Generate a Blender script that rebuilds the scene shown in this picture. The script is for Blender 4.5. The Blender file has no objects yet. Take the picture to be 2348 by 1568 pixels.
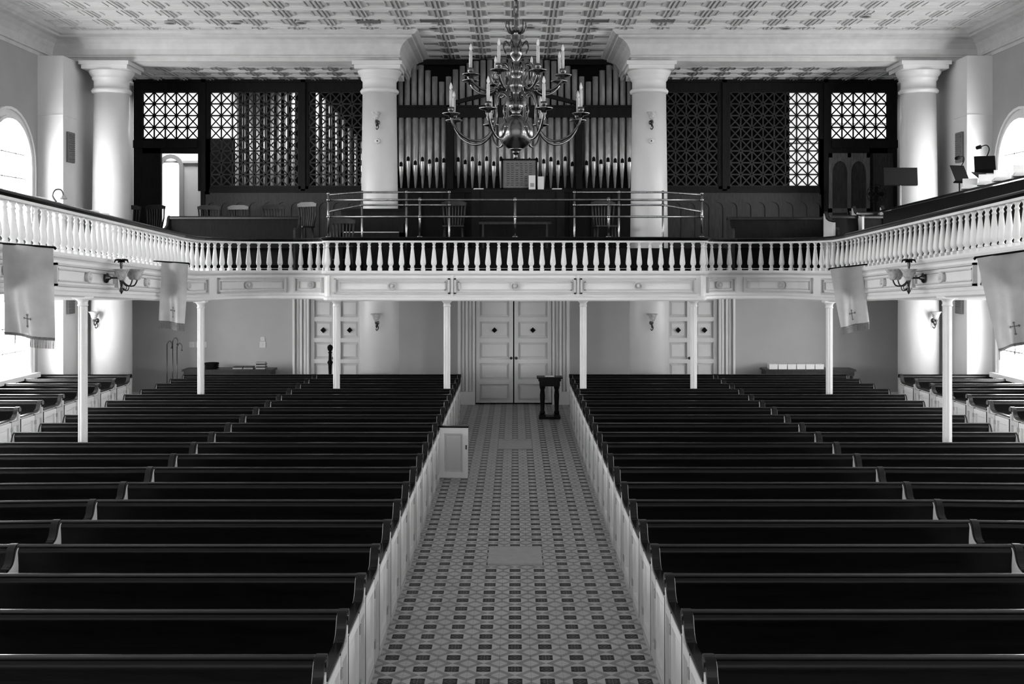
import bpy, bmesh, math, random
from mathutils import Vector, Matrix
random.seed(7)
F=2500.0; CH=3.1
def wx(px,d): return (px-1181)/F*d
def wz(py,d): return CH-(py-598)/F*d
scene=bpy.context.scene
COL=scene.collection
try:
    scene.view_settings.view_transform='Standard'
    scene.view_settings.look='None'
except Exception: pass

# ---------------------------------------------------------------- materials
def mat(name, base, rough=0.5, metal=0.0, var=0.0, scale=6.0, bump=0.0, spec=0.5, emit=0.0, stretch=None):
    m=bpy.data.materials.new(name); m.use_nodes=True
    nt=m.node_tree; b=nt.nodes['Principled BSDF']
    b.inputs['Base Color'].default_value=(base,base,base,1)
    b.inputs['Roughness'].default_value=rough
    b.inputs['Metallic'].default_value=metal
    b.inputs['Specular IOR Level'].default_value=spec
    if emit>0:
        b.inputs['Emission Color'].default_value=(1,1,1,1)
        b.inputs['Emission Strength'].default_value=emit
    if var>0 or bump>0:
        tc=nt.nodes.new('ShaderNodeTexCoord')
        mp=nt.nodes.new('ShaderNodeMapping')
        if stretch: mp.inputs['Scale'].default_value=stretch
        n=nt.nodes.new('ShaderNodeTexNoise'); n.inputs['Scale'].default_value=scale; n.inputs['Detail'].default_value=5
        nt.links.new(tc.outputs['Object'],mp.inputs['Vector']); nt.links.new(mp.outputs['Vector'],n.inputs['Vector'])
        if var>0:
            mr=nt.nodes.new('ShaderNodeMapRange')
            mr.inputs['From Min'].default_value=0.3; mr.inputs['From Max'].default_value=0.7
            mr.inputs['To Min'].default_value=base*(1-var); mr.inputs['To Max'].default_value=base*(1+var)
            nt.links.new(n.outputs['Fac'],mr.inputs['Value'])
            nt.links.new(mr.outputs['Result'],b.inputs['Base Color'])
        if bump>0:
            bp=nt.nodes.new('ShaderNodeBump'); bp.inputs['Strength'].default_value=bump; bp.inputs['Distance'].default_value=0.02
            nt.links.new(n.outputs['Fac'],bp.inputs['Height']); nt.links.new(bp.outputs['Normal'],b.inputs['Normal'])
    return m
WHITE=mat('white_paint',0.76,0.45,var=0.03,scale=3,bump=0.05)
MOULD=mat('fascia_moulding_paint',0.56,0.5,var=0.04,scale=3)  # white paint toned down so relief looks shaded under even light
COLW=mat('column_paint',0.66,0.4,var=0.03,scale=2,bump=0.04)
CEIL=mat('pressed_tin_paint',0.57,0.5,var=0.04,scale=2,bump=0.03)
PLASTER=mat('beam_plaster',0.52,0.6,var=0.08,scale=5,bump=0.35)
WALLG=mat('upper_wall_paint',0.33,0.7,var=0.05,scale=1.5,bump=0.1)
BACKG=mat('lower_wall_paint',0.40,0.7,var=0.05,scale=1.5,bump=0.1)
PEWD=mat('black_pew_varnish',0.003,0.33,var=0.5,scale=4,bump=0.1,spec=0.26,stretch=(1,6,6))
PEWCAP=mat('polished_black_rail',0.005,0.2,var=0.4,scale=8,bump=0.04,spec=0.32)
WOOD=mat('dark_stained_wood',0.007,0.45,var=0.5,scale=5,bump=0.1,spec=0.14,stretch=(6,6,1))
WOOD2=mat('dark_oak_wood',0.024,0.4,var=0.5,scale=5,bump=0.1,spec=0.3,stretch=(6,6,1))
WOOD3=mat('oak_door_wood',0.11,0.4,var=0.3,scale=5,bump=0.05,spec=0.35,stretch=(6,6,1))
LATT=mat('lattice_wood',0.020,0.45,var=0.4,scale=5,spec=0.3)
CHAIRW=mat('worn_chair_wood',0.028,0.35,var=0.5,scale=8,spec=0.3)
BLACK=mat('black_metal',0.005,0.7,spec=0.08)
BRASS=mat('aged_brass',0.30,0.25,metal=1.0,var=0.25,scale=10)
BRASSC=mat('chandelier_brass',0.15,0.24,metal=1.0,var=0.35,scale=10)
BRASSG=mat('polished_globe_brass',0.20,0.24,metal=1.0,var=0.15,scale=8)
BRASSD=mat('dark_bronze',0.08,0.28,metal=0.95,var=0.4,scale=10)
PIPE=mat('organ_pipe_metal',0.50,0.34,metal=0.5,var=0.3,scale=9,stretch=(1,1,0.4))
CANDLE=mat('ivory_candle',0.5,0.5,var=0.05)
PAPER=mat('paper',0.8,0.8,var=0.04)
CLOTH=mat('satin_banner_cloth',0.42,0.38,var=0.08,scale=7,bump=0.15)
FRINGE=mat('banner_fringe',0.13,0.8,var=0.4,scale=60)
EMB=mat('embroidered_thread',0.08,0.7,var=0.2)
SHADE=mat('etched_glass_shade',0.5,0.3,var=0.35,scale=20)
FLAMEB=mat('bulb_glass',0.7,0.15,var=0.02)
GLASSW=mat('daylit_window_glass',0.8,0.5,emit=23.0,var=0.01)
GLASSB=mat('bright_daylight_glass',.8,.5,emit=3.0,var=0.01)
GLASSD=mat('frosted_daylight_glass',0.5,0.5,emit=0.85,var=0.01)
GRAYP=mat('gray_metal_plate',0.33,0.5,var=0.1,scale=20)
VENTM=mat('dark_ceiling_grille',0.12,0.5,var=0.1,scale=20)
PLATEM=mat('worn_floor_plate',0.40,0.45,var=0.08,scale=12)
SHEET=mat('aged_printed_paper',0.16,0.7,var=0.15,scale=12)
TEXT=mat('printed_ink',0.02,0.7)
PLATE=mat('ivory_plate',0.6,0.4)

def tile_mat():
    m=bpy.data.materials.new('encaustic_tile'); m.use_nodes=True
    nt=m.node_tree; b=nt.nodes['Principled BSDF']; L=nt.links
    def M(op,a,b_=None):
        n=nt.nodes.new('ShaderNodeMath'); n.operation=op
        for i,x in enumerate((a,b_)):
            if x is None: continue
            if isinstance(x,(int,float)): n.inputs[i].default_value=x
            else: L.new(x,n.inputs[i])
        return n.outputs[0]
    g=nt.nodes.new('ShaderNodeNewGeometry'); s=nt.nodes.new('ShaderNodeSeparateXYZ'); L.new(g.outputs['Position'],s.inputs[0])
    u=M('ADD',M('DIVIDE',s.outputs['X'],0.24),100.5); v=M('ADD',M('DIVIDE',s.outputs['Y'],0.24),100.0)
    fu=M('ABSOLUTE',M('SUBTRACT',M('FRACT',u),0.5)); fv=M('ABSOLUTE',M('SUBTRACT',M('FRACT',v),0.5))
    mx=M('MAXIMUM',fu,fv); mn=M('MINIMUM',fu,fv); sm=M('ADD',fu,fv)
    par=M('MODULO',M('ADD',M('FLOOR',u),M('FLOOR',v)),2.0)
    mark=M('LESS_THAN',mx,0.225)
    band=M('LESS_THAN',M('ABSOLUTE',M('SUBTRACT',sm,0.62)),0.10)
    line=M('LESS_THAN',M('ABSOLUTE',M('SUBTRACT',M('ABSOLUTE',M('SUBTRACT',sm,0.62)),0.11)),0.012)
    seam=M('GREATER_THAN',mx,0.488)
    # ornate inner figures: ringed eye on even tiles, four-leaf cross on odd
    eye=M('MAXIMUM',M('LESS_THAN',M('ABSOLUTE',M('SUBTRACT',sm,0.17)),0.022),M('LESS_THAN',sm,0.06))
    cross=M('MAXIMUM',M('LESS_THAN',mn,0.016),M('MULTIPLY',M('LESS_THAN',M('ABSOLUTE',M('SUBTRACT',mx,0.11)),0.018),M('LESS_THAN',M('ABSOLUTE',M('SUBTRACT',mn,0.09)),0.05)))
    inner=M('ADD',M('MULTIPLY',eye,par),M('MULTIPLY',cross,M('SUBTRACT',1.0,par)))
    base=M('SUBTRACT',0.46,M('MULTIPLY',band,0.20))
    base=M('SUBTRACT',base,M('MULTIPLY',line,0.12))
    base=M('SUBTRACT',base,M('MULTIPLY',seam,0.1))
    base=M('MAXIMUM',base,0.05)
    markc=M('ADD',0.004,M('MULTIPLY',inner,0.11))
    c=M('ADD',M('MULTIPLY',base,M('SUBTRACT',1.0,mark)),M('MULTIPLY',markc,mark))
    n=nt.nodes.new('ShaderNodeTexNoise'); n.inputs['Scale'].default_value=3.0; n.inputs['Detail'].default_value=6
    L.new(g.outputs['Position'],n.inputs['Vector'])
    c=M('MULTIPLY',c,M('ADD',0.75,M('MULTIPLY',n.outputs['Fac'],0.5)))
    L.new(c,b.inputs['Base Color'])
    b.inputs['Roughness'].default_value=0.35; b.inputs['Specular IOR Level'].default_value=0.22
    return m
TILE=tile_mat()

# ---------------------------------------------------------------- mesh builder
def smooth_pts(pts,n=6):
    P=[Vector(p) for p in pts]; out=[]
    for i in range(len(P)-1):
        p0=P[max(i-1,0)];p1=P[i];p2=P[i+1];p3=P[min(i+2,len(P)-1)]
        for k in range(n):
            t=k/n
            out.append(0.5*((2*p1)+(p2-p0)*t+(2*p0-5*p1+4*p2-p3)*t*t+(3*p1-p0-3*p2+p3)*t**3))
    out.append(P[-1]); return out
class MB:
    def __init__(s): s.v=[];s.f=[];s.s=[]
    def add(s,vs,fs,smooth=False,M=None):
        o=len(s.v)
        for p in vs:
            p=Vector(p)
            if M is not None: p=M@p
            s.v.append(p)
        for f in fs: s.f.append([i+o for i in f]); s.s.append(smooth)
        return s
    def box(s,x0,x1,y0,y1,z0,z1,M=None):
        if x0>x1:x0,x1=x1,x0
        vs=[(x0,y0,z0),(x1,y0,z0),(x1,y1,z0),(x0,y1,z0),(x0,y0,z1),(x1,y0,z1),(x1,y1,z1),(x0,y1,z1)]
        return s.add(vs,[(0,3,2,1),(4,5,6,7),(0,1,5,4),(1,2,6,5),(2,3,7,6),(3,0,4,7)],False,M)
    def lathe(s,prof,seg=16,c=(0,0,0),M=None,smooth=True):
        vs=[];fs=[];n=len(prof)
        for r,z in prof:
            for k in range(seg):
                a=2*math.pi*k/seg; vs.append((c[0]+r*math.cos(a),c[1]+r*math.sin(a),c[2]+z))
        for i in range(n-1):
            for k in range(seg):
                k2=(k+1)%seg; fs.append((i*seg+k,i*seg+k2,(i+1)*seg+k2,(i+1)*seg+k))
        s.add(vs,fs,smooth,M)
        o=len(s.v)-len(vs)
        if prof[0][0]>1e-4: s.f.append([o+k for k in range(seg)][::-1]); s.s.append(False)
        if prof[-1][0]>1e-4: s.f.append([o+(n-1)*seg+k for k in range(seg)]); s.s.append(False)
        return s
    def tube(s,pts,r,seg=8,M=None,closed=False):
        P=[Vector(p) for p in pts]; n=len(P); R=r if isinstance(r,(list,tuple)) else [r]*n
        vs=[];fs=[]; up=None
        for i,p in enumerate(P):
            if closed: t=(P[(i+1)%n]-P[i-1]).normalized()
            else: t=(P[min(i+1,n-1)]-P[max(i-1,0)]).normalized()
            if up is None:
                up=Vector((0,0,1)) if abs(t.z)<0.9 else Vector((1,0,0))
            a=(up-t*up.dot(t))
            if a.length<1e-5: a=t.orthogonal()
            a.normalize(); b=t.cross(a); up=a
            for k in range(seg):
                w=2*math.pi*k/seg; vs.append(p+(a*math.cos(w)+b*math.sin(w))*R[i])
        for i in range(n if closed else n-1):
            i2=(i+1)%n
            for k in range(seg):
                k2=(k+1)%seg; fs.append((i*seg+k,i*seg+k2,i2*seg+k2,i2*seg+k))
        s.add(vs,fs,True,M); o=len(s.v)-len(vs)
        if not closed:
            s.f.append([o+k for k in range(seg)][::-1]); s.s.append(False)
            s.f.append([o+(n-1)*seg+k for k in range(seg)]); s.s.append(False)
        return s
    def prismx(s,poly,x0,x1,M=None,smooth=False):
        n=len(poly); vs=[(x0,a,b) for a,b in poly]+[(x1,a,b) for a,b in poly]
        fs=[list(range(n))[::-1],list(range(n,2*n))]+[(i,(i+1)%n,n+(i+1)%n,n+i) for i in range(n)]
        return s.add(vs,fs,False,M)
    def prismy(s,poly,y0,y1,M=None):
        n=len(poly); vs=[(a,y0,b) for a,b in poly]+[(a,y1,b) for a,b in poly]
        fs=[list(range(n)),list(range(n,2*n))[::-1]]+[(i,n+i,n+(i+1)%n,(i+1)%n) for i in range(n)]
        return s.add(vs,fs,False,M)
    def sweep(s,path,prof,M=None,smooth=False):
        P=[Vector(p) for p in path]; n=len(P); m=len(prof); vs=[];fs=[]
        for i,p in enumerate(P):
            def tn(a,b):
                t=P[b]-P[a]; t.z=0; t.normalize(); return t
            if i==0: t0=t1=tn(0,1)
            elif i==n-1: t0=t1=tn(n-2,n-1)
            else: t0=tn(i-1,i); t1=tn(i,i+1)
            n0=Vector((t0.y,-t0.x,0)); n1=Vector((t1.y,-t1.x,0)); nn=(n0+n1)
            nn=nn.normalized(); k=1/max(0.3,nn.dot(n0))
            for u,v in prof: vs.append(p+nn*u*k+Vector((0,0,v)))
        for i in range(n-1):
            for j in range(m):
                j2=(j+1)%m; fs.append((i*m+j,i*m+j2,(i+1)*m+j2,(i+1)*m+j))
        fs.append(list(range(m))); fs.append([(n-1)*m+j for j in range(m)][::-1])
        return s.add(vs,fs,smooth,M)
    def barxz(s,x0,z0,x1,z1,w,y0,y1):
        d=Vector((x1-x0,z1-z0)); d.normalize(); p=Vector((-d.y,d.x))*w/2
        return s.prismy([(x0+p.x,z0+p.y),(x0-p.x,z0-p.y),(x1-p.x,z1-p.y),(x1+p.x,z1+p.y)],y0,y1)
    def mesh(s,name):
        me=bpy.data.meshes.new(name); me.from_pydata([tuple(v) for v in s.v],[],s.f); 
        for p,sm in zip(me.polygons,s.s): p.use_smooth=sm
        bm=bmesh.new(); bm.from_mesh(me); bmesh.ops.recalc_face_normals(bm,faces=bm.faces); bm.to_mesh(me); bm.free()
        me.update(); return me
def setp(o,label=None,category=None,group=None,kind=None):
    if label:o['label']=label
    if category:o['category']=category
    if group:o['group']=group
    if kind:o['kind']=kind
def thing(name,loc,label,category,group=None,kind=None,rot=0.0):
    o=bpy.data.objects.new(name,None); o.empty_display_size=0.1; COL.objects.link(o)
    o.location=loc; o.rotation_euler=(0,0,rot); setp(o,label,category,group,kind); return o
def part(par,name,mb,m,label=None,loc=None,rot=None):
    me=mb if isinstance(mb,bpy.types.Mesh) else mb.mesh(name)
    if m is not None and len(me.materials)==0: me.materials.append(m)
    o=bpy.data.objects.new(name,me); COL.objects.link(o); o.parent=par
    if loc: o.location=loc
    if rot: o.rotation_euler=rot
    if label:o['label']=label
    return o
def single(name,mb,m,label,category,group=None,kind=None,loc=(0,0,0)):
    me=mb.mesh(name); me.materials.append(m)
    o=bpy.data.objects.new(name,me); COL.objects.link(o); o.location=loc
    setp(o,label,category,group,kind); return o
def clone(root,loc,rot=None):
    def cp(o,par):
        c=o.copy(); COL.objects.link(c); c.parent=par
        for ch in o.children: cp(ch,c)
        return c
    r=cp(root,None); r.location=loc
    if rot is not None: r.rotation_euler=(0,0,rot)
    return r
def S(name,mb,m,label,category='building part'):
    o=single(name,mb,m,label,category,kind='structure'); return o

# ---------------------------------------------------------------- room shell
W=9.35; CZ=7.7
S('floor',MB().box(-W,W,-4,23.7,-0.1,0),TILE,'patterned gray encaustic tile church floor','floor')
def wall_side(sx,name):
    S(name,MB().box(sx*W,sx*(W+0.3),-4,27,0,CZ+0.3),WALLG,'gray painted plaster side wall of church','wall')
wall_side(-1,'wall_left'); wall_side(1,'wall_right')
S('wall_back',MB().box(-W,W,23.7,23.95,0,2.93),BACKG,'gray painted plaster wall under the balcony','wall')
S('wall_back_upper',MB().box(-W,W,26.7,26.9,3.0,CZ),WHITE,'white plaster wall behind the organ screen','wall')
def coffers(mb,x0,nx,y0,ny,z,c=0.715):
    offs=[0,.014,.020,.060,.066,.080,.086,.18,.186,.200,.206]; dep=[-.034,-.034,-.008,-.008,-.026,-.026,-.002,-.002,-.018,-.018,.0]
    for i in range(nx):
        for j in range(ny):
            ax=x0+i*c; ay=y0+j*c; vs=[];fs=[]
            for o,d in zip(offs,dep):
                vs+=[(ax+o,ay+o,z+d),(ax+c-o,ay+o,z+d),(ax+c-o,ay+c-o,z+d),(ax+o,ay+c-o,z+d)]
            for k in range(len(offs)-1):
                for q in range(4): fs.append((k*4+q,k*4+(q+1)%4,k*4+4+(q+1)%4,k*4+4+q))
            k=(len(offs)-1)*4; fs.append((k,k+1,k+2,k+3))
            mb.add(vs,fs)
cb=MB(); coffers(cb,-9.295,26,11.28,19,CZ)
cb.box(-W,W,-4,11.28,CZ-0.03,CZ+0.1); cb.box(-W,W,-4,27,CZ+0.1,CZ+0.2)
S('ceiling',cb,CEIL,'white pressed tin ceiling with raised square panels','ceiling')
for k,sx in enumerate((-1,1)):
    lb=MB(); x0=-9.345 if sx<0 else 2.765
    coffers(lb,x0,11,22.61,5,7.25,c=0.598); lb.box(x0,x0+6.578,22.61,25.6,7.27,7.32)
    S('ceiling_lower' if k==0 else 'ceiling_lower_second',lb,CEIL,'lower white pressed tin ceiling beside the organ','ceiling')
# crown / entablature
prof=[(0.012,7.12),(0.012,7.19),(0.05,7.2),(0.05,7.235),(0.03,7.25),(0.05,7.36),(0.11,7.46),(0.2,7.53),(0.30,7.56),(0.30,7.6),(0.36,7.61),(0.42,7.66),(0.42,7.70),(-0.05,7.70),(-0.05,7.12)]
pl=[(-W,-4,0),(-W,22.0,0),(-2.36,22.0,0),(-2.36,25.2,0)]
pr=[(2.36,25.2,0),(2.36,22.0,0),(W,22.0,0),(W,-4,0)]
S('trim_1',MB().sweep(pl,prof),PLASTER,'white moulded plaster cornice and beam','cornice')
S('trim_2',MB().sweep(pr,prof),PLASTER,'white moulded plaster cornice and beam','cornice')
for i,sx in enumerate((-1,1)):
    b=MB(); b.box(sx*2.41,sx*W,22.06,22.6,7.125,7.64); b.box(sx*2.41,sx*2.6,22.6,23.7,7.0,7.64); b.box(sx*2.76,sx*2.62,22.6,25.0,7.15,7.64)
    S('trim_%d'%(i+3),b,WHITE,'white boxed beam resting on columns','beam')
    b=MB(); b.box(sx*8.85,sx*9.35,21.35,23.7,0,7.12)
    b.box(sx*8.84,sx*9.35,21.33,22.0,5.95,5.97)
    S('wall_box_%s'%('left' if sx<0 else 'right'),b,COLW,'white boxed duct chase beside the column','wall')
    vb=MB(); 
    vb.box(sx*8.80,sx*8.85,21.5,21.8,5.05,5.65)
    for k in range(14): vb.box(sx*8.785,sx*8.80,21.52,21.78,5.07+k*0.041,5.09+k*0.041)
    single('air_vent',vb,VENTM,'gray louvered air vent on white duct chase','vent',group='wall air vents')
    vb=MB(); vb.box(sx*8.80,sx*8.85,21.5,21.8,2.05,2.4)
    for k in range(8): vb.box(sx*8.785,sx*8.80,21.52,21.78,2.07+k*0.041,2.09+k*0.041)
    single('air_vent',vb,VENTM,'gray louvered air vent on white duct chase','vent',group='wall air vents')
# baseboards
b=MB().box(-9.3,-4.85,23.66,23.7,0,0.25); b.box(-2.88,-1.3,23.66,23.7,0,0.25); b.box(1.25,2.83,23.66,23.7,0,0.25); b.box(4.82,9.3,23.66,23.7,0,0.25)
S('baseboard_back',b,WHITE,'white painted baseboard','baseboard')

# windows
wn=[0]
def window(sx,yc,z0,z1,hw,arch):
    wn[0]+=1
    t=thing('window_%d'%wn[0],(sx*W,yc,z0),'bright daylit window in white moulded frame','window',kind='structure')
    def outline(h,o,zb):
        zt=z1-z0-hw if arch else z1-z0
        pts=[(-h-o,zb),( -h-o,zt)]
        if arch:
            for k in range(1,16):
                a=math.pi-math.pi*k/16; pts.append(((h+o)*math.cos(a),zt+(h+o)*math.sin(a)))
            pts+=[(h+o,zt),(h+o,zb)]
        else: pts=[(-h-o,zb),(-h-o,zt+o),(h+o,zt+o),(h+o,zb)]
        return pts
    g=MB().prismx(outline(hw,0,0),-sx*0.005,-sx*0.02); part(t,'window_glass',g,GLASSW)
    fr=MB()
    for o0,o1,th in ((0,0.06,0.1),(0.06,0.17,0.05),(0.17,0.22,0.09)):
        a=outline(hw,o0,-0.0);c=outline(hw,o1,-0.0);n=len(a)
        vs=[(-sx*th,p[0],p[1]) for p in a]+[(-sx*th,p[0],p[1]) for p in c]+[(0,p[0],p[1]) for p in a]+[(0,p[0],p[1]) for p in c]
        fs=[]
        for i in range(n-1):
            fs+=[(i,i+1,n+i+1,n+i),(i,2*n+i,2*n+i+1,i+1),(n+i,n+i+1,3*n+i+1,3*n+i)]
        fs+=[(0,n,3*n,2*n),(n-1,2*n-1,4*n-1,3*n-1)]
        fr.add(vs,fs)
    part(t,'window_frame',fr,WHITE)
    mu=MB()
    for yy in (-hw/3,hw/3): mu.box(-sx*0.02,-sx*0.045,yy-0.012,yy+0.012,0,(z1-z0)*0.93)
    k=0.45
    while k<(z1-z0)-0.2: mu.box(-sx*0.02,-sx*0.045,-hw,hw,k-0.012,k+0.012); k+=0.45
    part(t,'muntin',mu,WHITE)
    part(t,'window_sill',MB().box(0,-sx*0.18,-hw-0.28,hw+0.28,-0.09,0),WHITE)
for sx in (-1,1):
    for yc in (20.05,16.2,12.3,8.4,4.5):
        window(sx,yc,3.75,5.72,0.82,True)
        window(sx,yc,0.95,2.35,0.75,False)

# doors
dn=[0]
def door(xc,w,leaves=2):
    dn[0]+=1
    t=thing('door_%d'%dn[0],(xc,23.7,0),'white panelled double door with small diamond windows','door',kind='structure')
    H=2.75; lw=w/2
    for s in (-1,1):
        x0,x1=(-lw+.012,-0.014) if s<0 else (0.014,lw-.012)
        b=MB(); b.box(x0,x1,-0.02,-.005,0.03,H)
        st=0.08
        b.box(x0,x0+st,-0.10,-0.02,0.03,H); b.box(x1-st,x1,-0.10,-0.02,0.03,H)
        z=0.02; n=6; ph=(H-0.02)/n
        for k in range(n+1):
            zc=z+k*ph; b.box(x0+st,x1-st,-0.10,-0.02,max(0.03,zc-0.045),min(H,zc+0.045))
        for k in range(n):
            xa,xb,za,zb=x0+st+.012,x1-st-.012,z+k*ph+.057,z+(k+1)*ph-.057
            q=.045
            b.add([(xa,-.022,za),(xb,-.022,za),(xb,-.022,zb),(xa,-.022,zb),(xa+q,-.06,za+q),(xb-q,-.06,za+q),(xb-q,-.06,zb-q),(xa+q,-.06,zb-q)],[(0,1,5,4),(1,2,6,5),(2,3,7,6),(3,0,4,7),(4,5,6,7)])
        part(t,'door_leaf',b,WHITE)
        xm=(x0+x1)/2; d=0.06
        part(t,'diamond_window',MB().prismy([(xm-d,1.6),(xm,1.6-d),(xm+d,1.6),(xm,1.6+d)],-0.105,-0.05),BLACK,'small black diamond window')
        part(t,'door_knob',MB().lathe([(0.012,0),(0.012,0.03),(0.03,0.045),(0.032,0.06),(0.02,0.075),(0,0.08)],12,M=Matrix.Translation((s*0.055,-0.10,1.0))@Matrix.Rotation(math.radians(90),4,'X')),BRASSD,'dark metal door knob')
    part(t,'door_gap_strip',MB().box(-lw,lw,-.004,0,0,H),BLACK,'dark gap around the door leaves')  # black backing sheet paints the shade seen between the leaves
    c=MB()
    for s in (-1,1):
        c.box(s*lw,s*(lw+0.38),-0.10,0,0,2.92)
        for k,dd in enumerate((.19,.14,.17,.14,.2)): c.box(s*(lw+0.01+k*0.076),s*(lw+0.052+k*0.076),-dd,-0.10,0.28 ,2.92)
        c.box(s*(lw-0.0),s*(lw+0.4),-0.22,0,0,0.28)
    c.box(-lw-0.4,lw+0.4,-0.1,0,2.75,2.93)
    part(t,'door_casing',c,WHITE)
door(-0.03,1.66); door(-3.87,1.14); door(3.82,1.14)

# ---------------------------------------------------------------- columns
def column(x,label):
    t=thing('column',(x,22.3,0),label,'column',group='tall white columns')
    sh=MB(); sh.lathe([(0.40,0.3),(0.40,2.0),(0.385,3.4),(0.37,4.6),(0.345,6.5)],40)
    part(t,'shaft',sh,COLW)
    cp=MB(); cp.lathe([(0.345,6.5),(0.385,6.52),(0.395,6.56),(0.365,6.6),(0.345,6.61),(0.345,6.76),(0.37,6.78),(0.385,6.81),(0.375,6.83),(0.41,6.87),(0.44,6.93),(0.45,6.96)],40)
    cp.box(-0.46,0.46,-0.42,0.42,6.96,7.04); cp.box(-0.50,0.50,-0.46,0.46,7.04,7.118)
    part(t,'capital',cp,COLW)
    bs=MB(); bs.box(-0.5,0.5,-0.5,0.5,0,0.12); bs.lathe([(0.5,0.12),(0.52,0.17),(0.5,0.22),(0.43,0.24),(0.43,0.27),(0.45,0.3),(0.41,0.33)],40)
    part(t,'base',bs,COLW)
for x in (-8.25,-2.77,2.74,8.25):
    column(x,'smooth white Doric column carrying the ceiling beam')

# ---------------------------------------------------------------- pews
ogee=[(0.030,.83),(0.033,.858),(0.015,.88),(-.03,.88),(-.060,.862),(-.080,.83),(-.10,.79),(-.13,.76),(-.18,.742),(-.25,.735),(-.755,.735)]
def resm(p,n=3):
    return [(a.x,a.y) for a in smooth_pts([(q[0],q[1],0) for q in p],n)]
og=resm(ogee)
def pewtype(s,L,name,door_on=True,label=''):
    t=thing('church_pew',(0,0,0),label,'pew',group=name)
    front=[(a.x,a.y) for a in smooth_pts([(-.11,.45,0),(-.075,.52,0),(-.050,.62,0),(-.040,.72,0),(-.046,.80,0),(-.052,.85,0),(-.03,.878,0)],4)]
    bp=[(-.055,0.02)]+front+[(.02,.878),(.03,.86),(.0,.7),(-.02,.45),(-.02,.02)]
    m=MB().prismx(bp,s*0.030,s*(L-0.024))
    me=m.mesh('backrest')
    for p in me.polygons:
        if len(p.vertices)==4: p.use_smooth=True
    if hasattr(me,'set_sharp_from_angle'): me.set_sharp_from_angle(angle=math.radians(35))
    part(t,'backrest',me,PEWD)
    cap=[(-.035,.877),(-.038,.885),(-.028,.892),(0,.896),(.022,.892),(.03,.885),(.028,.877)]
    part(t,'top_rail',MB().prismx(cap,s*0.0,s*(L-0.0)),PEWCAP)
    part(t,'seat',MB().box(s*0.030,s*(L-0.024),-.52,-.1,.415,.445),PEWD)
    def endp(x0,x1):
        poly=[(0.030,0.0)]+og+[(-.755,0.0)]
        return MB().prismx(poly,x0,x1)
    def endcap(x0,x1,th=.02,sr=.035):
        m=MB(); n=len(og)
        top=[];bot=[]
        for i,(a,b) in enumerate(og):
            p=Vector(og[max(i-1,0)]);q=Vector(og[min(i+1,n-1)]);d=(q-p).normalized();nn=Vector((d.y,-d.x))
            if nn.y<0 and i>4: nn=-nn
            if i<=4: nn=Vector((a+0.02,b-0.85)).normalized()
            top.append((a+nn.x*th,b+nn.y*th)); bot.append((a-nn.x*.006,b-nn.y*.006))
        for i in range(n-1):
            m.prismx([bot[i],bot[i+1],top[i+1],top[i]],x0,x1)
        m.lathe([(sr,0),(sr,abs(x1-x0)+0.012),],16,M=Matrix.Translation((min(x0,x1)-0.006,-.012,.862))@Matrix.Rotation(math.radians(90),4,'Y'))
        return m
    part(t,'end_panel',endp(0,s*0.030),WHITE,'white painted pew end')
    part(t,'end_cap',endcap(-s*0.036,s*0.024,.018,.034),PEWCAP,'black scrolled cap rail')
    if door_on:
        d=MB(); X0,X1=-s*0.03,0
        y0,y1=-.735,-.265
        d.box(X0,X1,y0,y0+.07,.06,.70); d.box(X0,X1,y1-.07,y1,.06,.70)
        d.box(X0,X1,y0+.07,y1-.07,.06,.14); d.box(X0,X1,y0+.07,y1-.07,.63,.70)
        d.box(X0*.5,X1,y0+.11,y1-.11,.18,.59)
        part(t,'pew_door',d,WHITE,'white panelled pew door')
        part(t,'door_gap',MB().box(-s*.029,0,-.265,-.252,.05,.71),BLACK,'dark gap beside the door')  # solid black strips paint the shadow line at both door edges
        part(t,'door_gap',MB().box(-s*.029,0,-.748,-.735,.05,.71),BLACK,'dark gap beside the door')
        e=MB(); e.box(X0,X1,-.252,-.19,.04,.70); e.box(X0,X1,-.03,.025,.04,.79); e.box(X0,X1,-.19,-.03,.04,.14); e.box(X0,X1,-.19,-.03,.63,.70); e.box(X0,X1,-.735,-.265,.0,.05)
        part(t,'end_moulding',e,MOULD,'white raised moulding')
        part(t,'hinge',MB().box(-s*0.040,-s*0.03,-.285,-.235,.56,.62),GRAYP,'small pale metal hinge')
        part(t,'hinge',MB().box(-s*0.040,-s*0.03,-.285,-.235,.18,.24),GRAYP,'small pale metal hinge')
    part(t,'far_end_panel',endp(s*(L-0.024),s*L),WHITE,'white painted partition')
    part(t,'far_end_cap',endcap(s*(L-0.019),s*(L-0.003),.009,.014),PEWCAP,'slim black curved cap rail')
    return t
Y0=6.10; PT=0.795
def py(n): return Y0+PT*n
for s in (-1,1):
    t=pewtype(s,2.78,'pews beside the centre aisle',label='black varnished box pew with white panelled aisle end')
    t.location=(s*1.09,py(0),0)
    for n in range(1,20): clone(t,(s*1.09,py(n),0))
    t=pewtype(s,2.55,'pews toward the side aisle',door_on=False,label='black varnished pew section joined at white partition')
    first=True
    for n in range(3,20):
        ang=max(0,8.5-n)*math.radians(1.0)*(-1 if s>0 else 1)
        loc=(s*3.905,py(n),0)
        if first: t.location=loc; t.rotation_euler=(0,0,ang); first=False
        else: clone(t,loc,ang)
    t=pewtype(s,1.8,'pews along the side wall',label='black short box pew with white panelled end by side wall')
    t.location=(s*7.5,py(12),0)
    for n in range(13,20): clone(t,(s*7.5,py(n),0))
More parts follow.
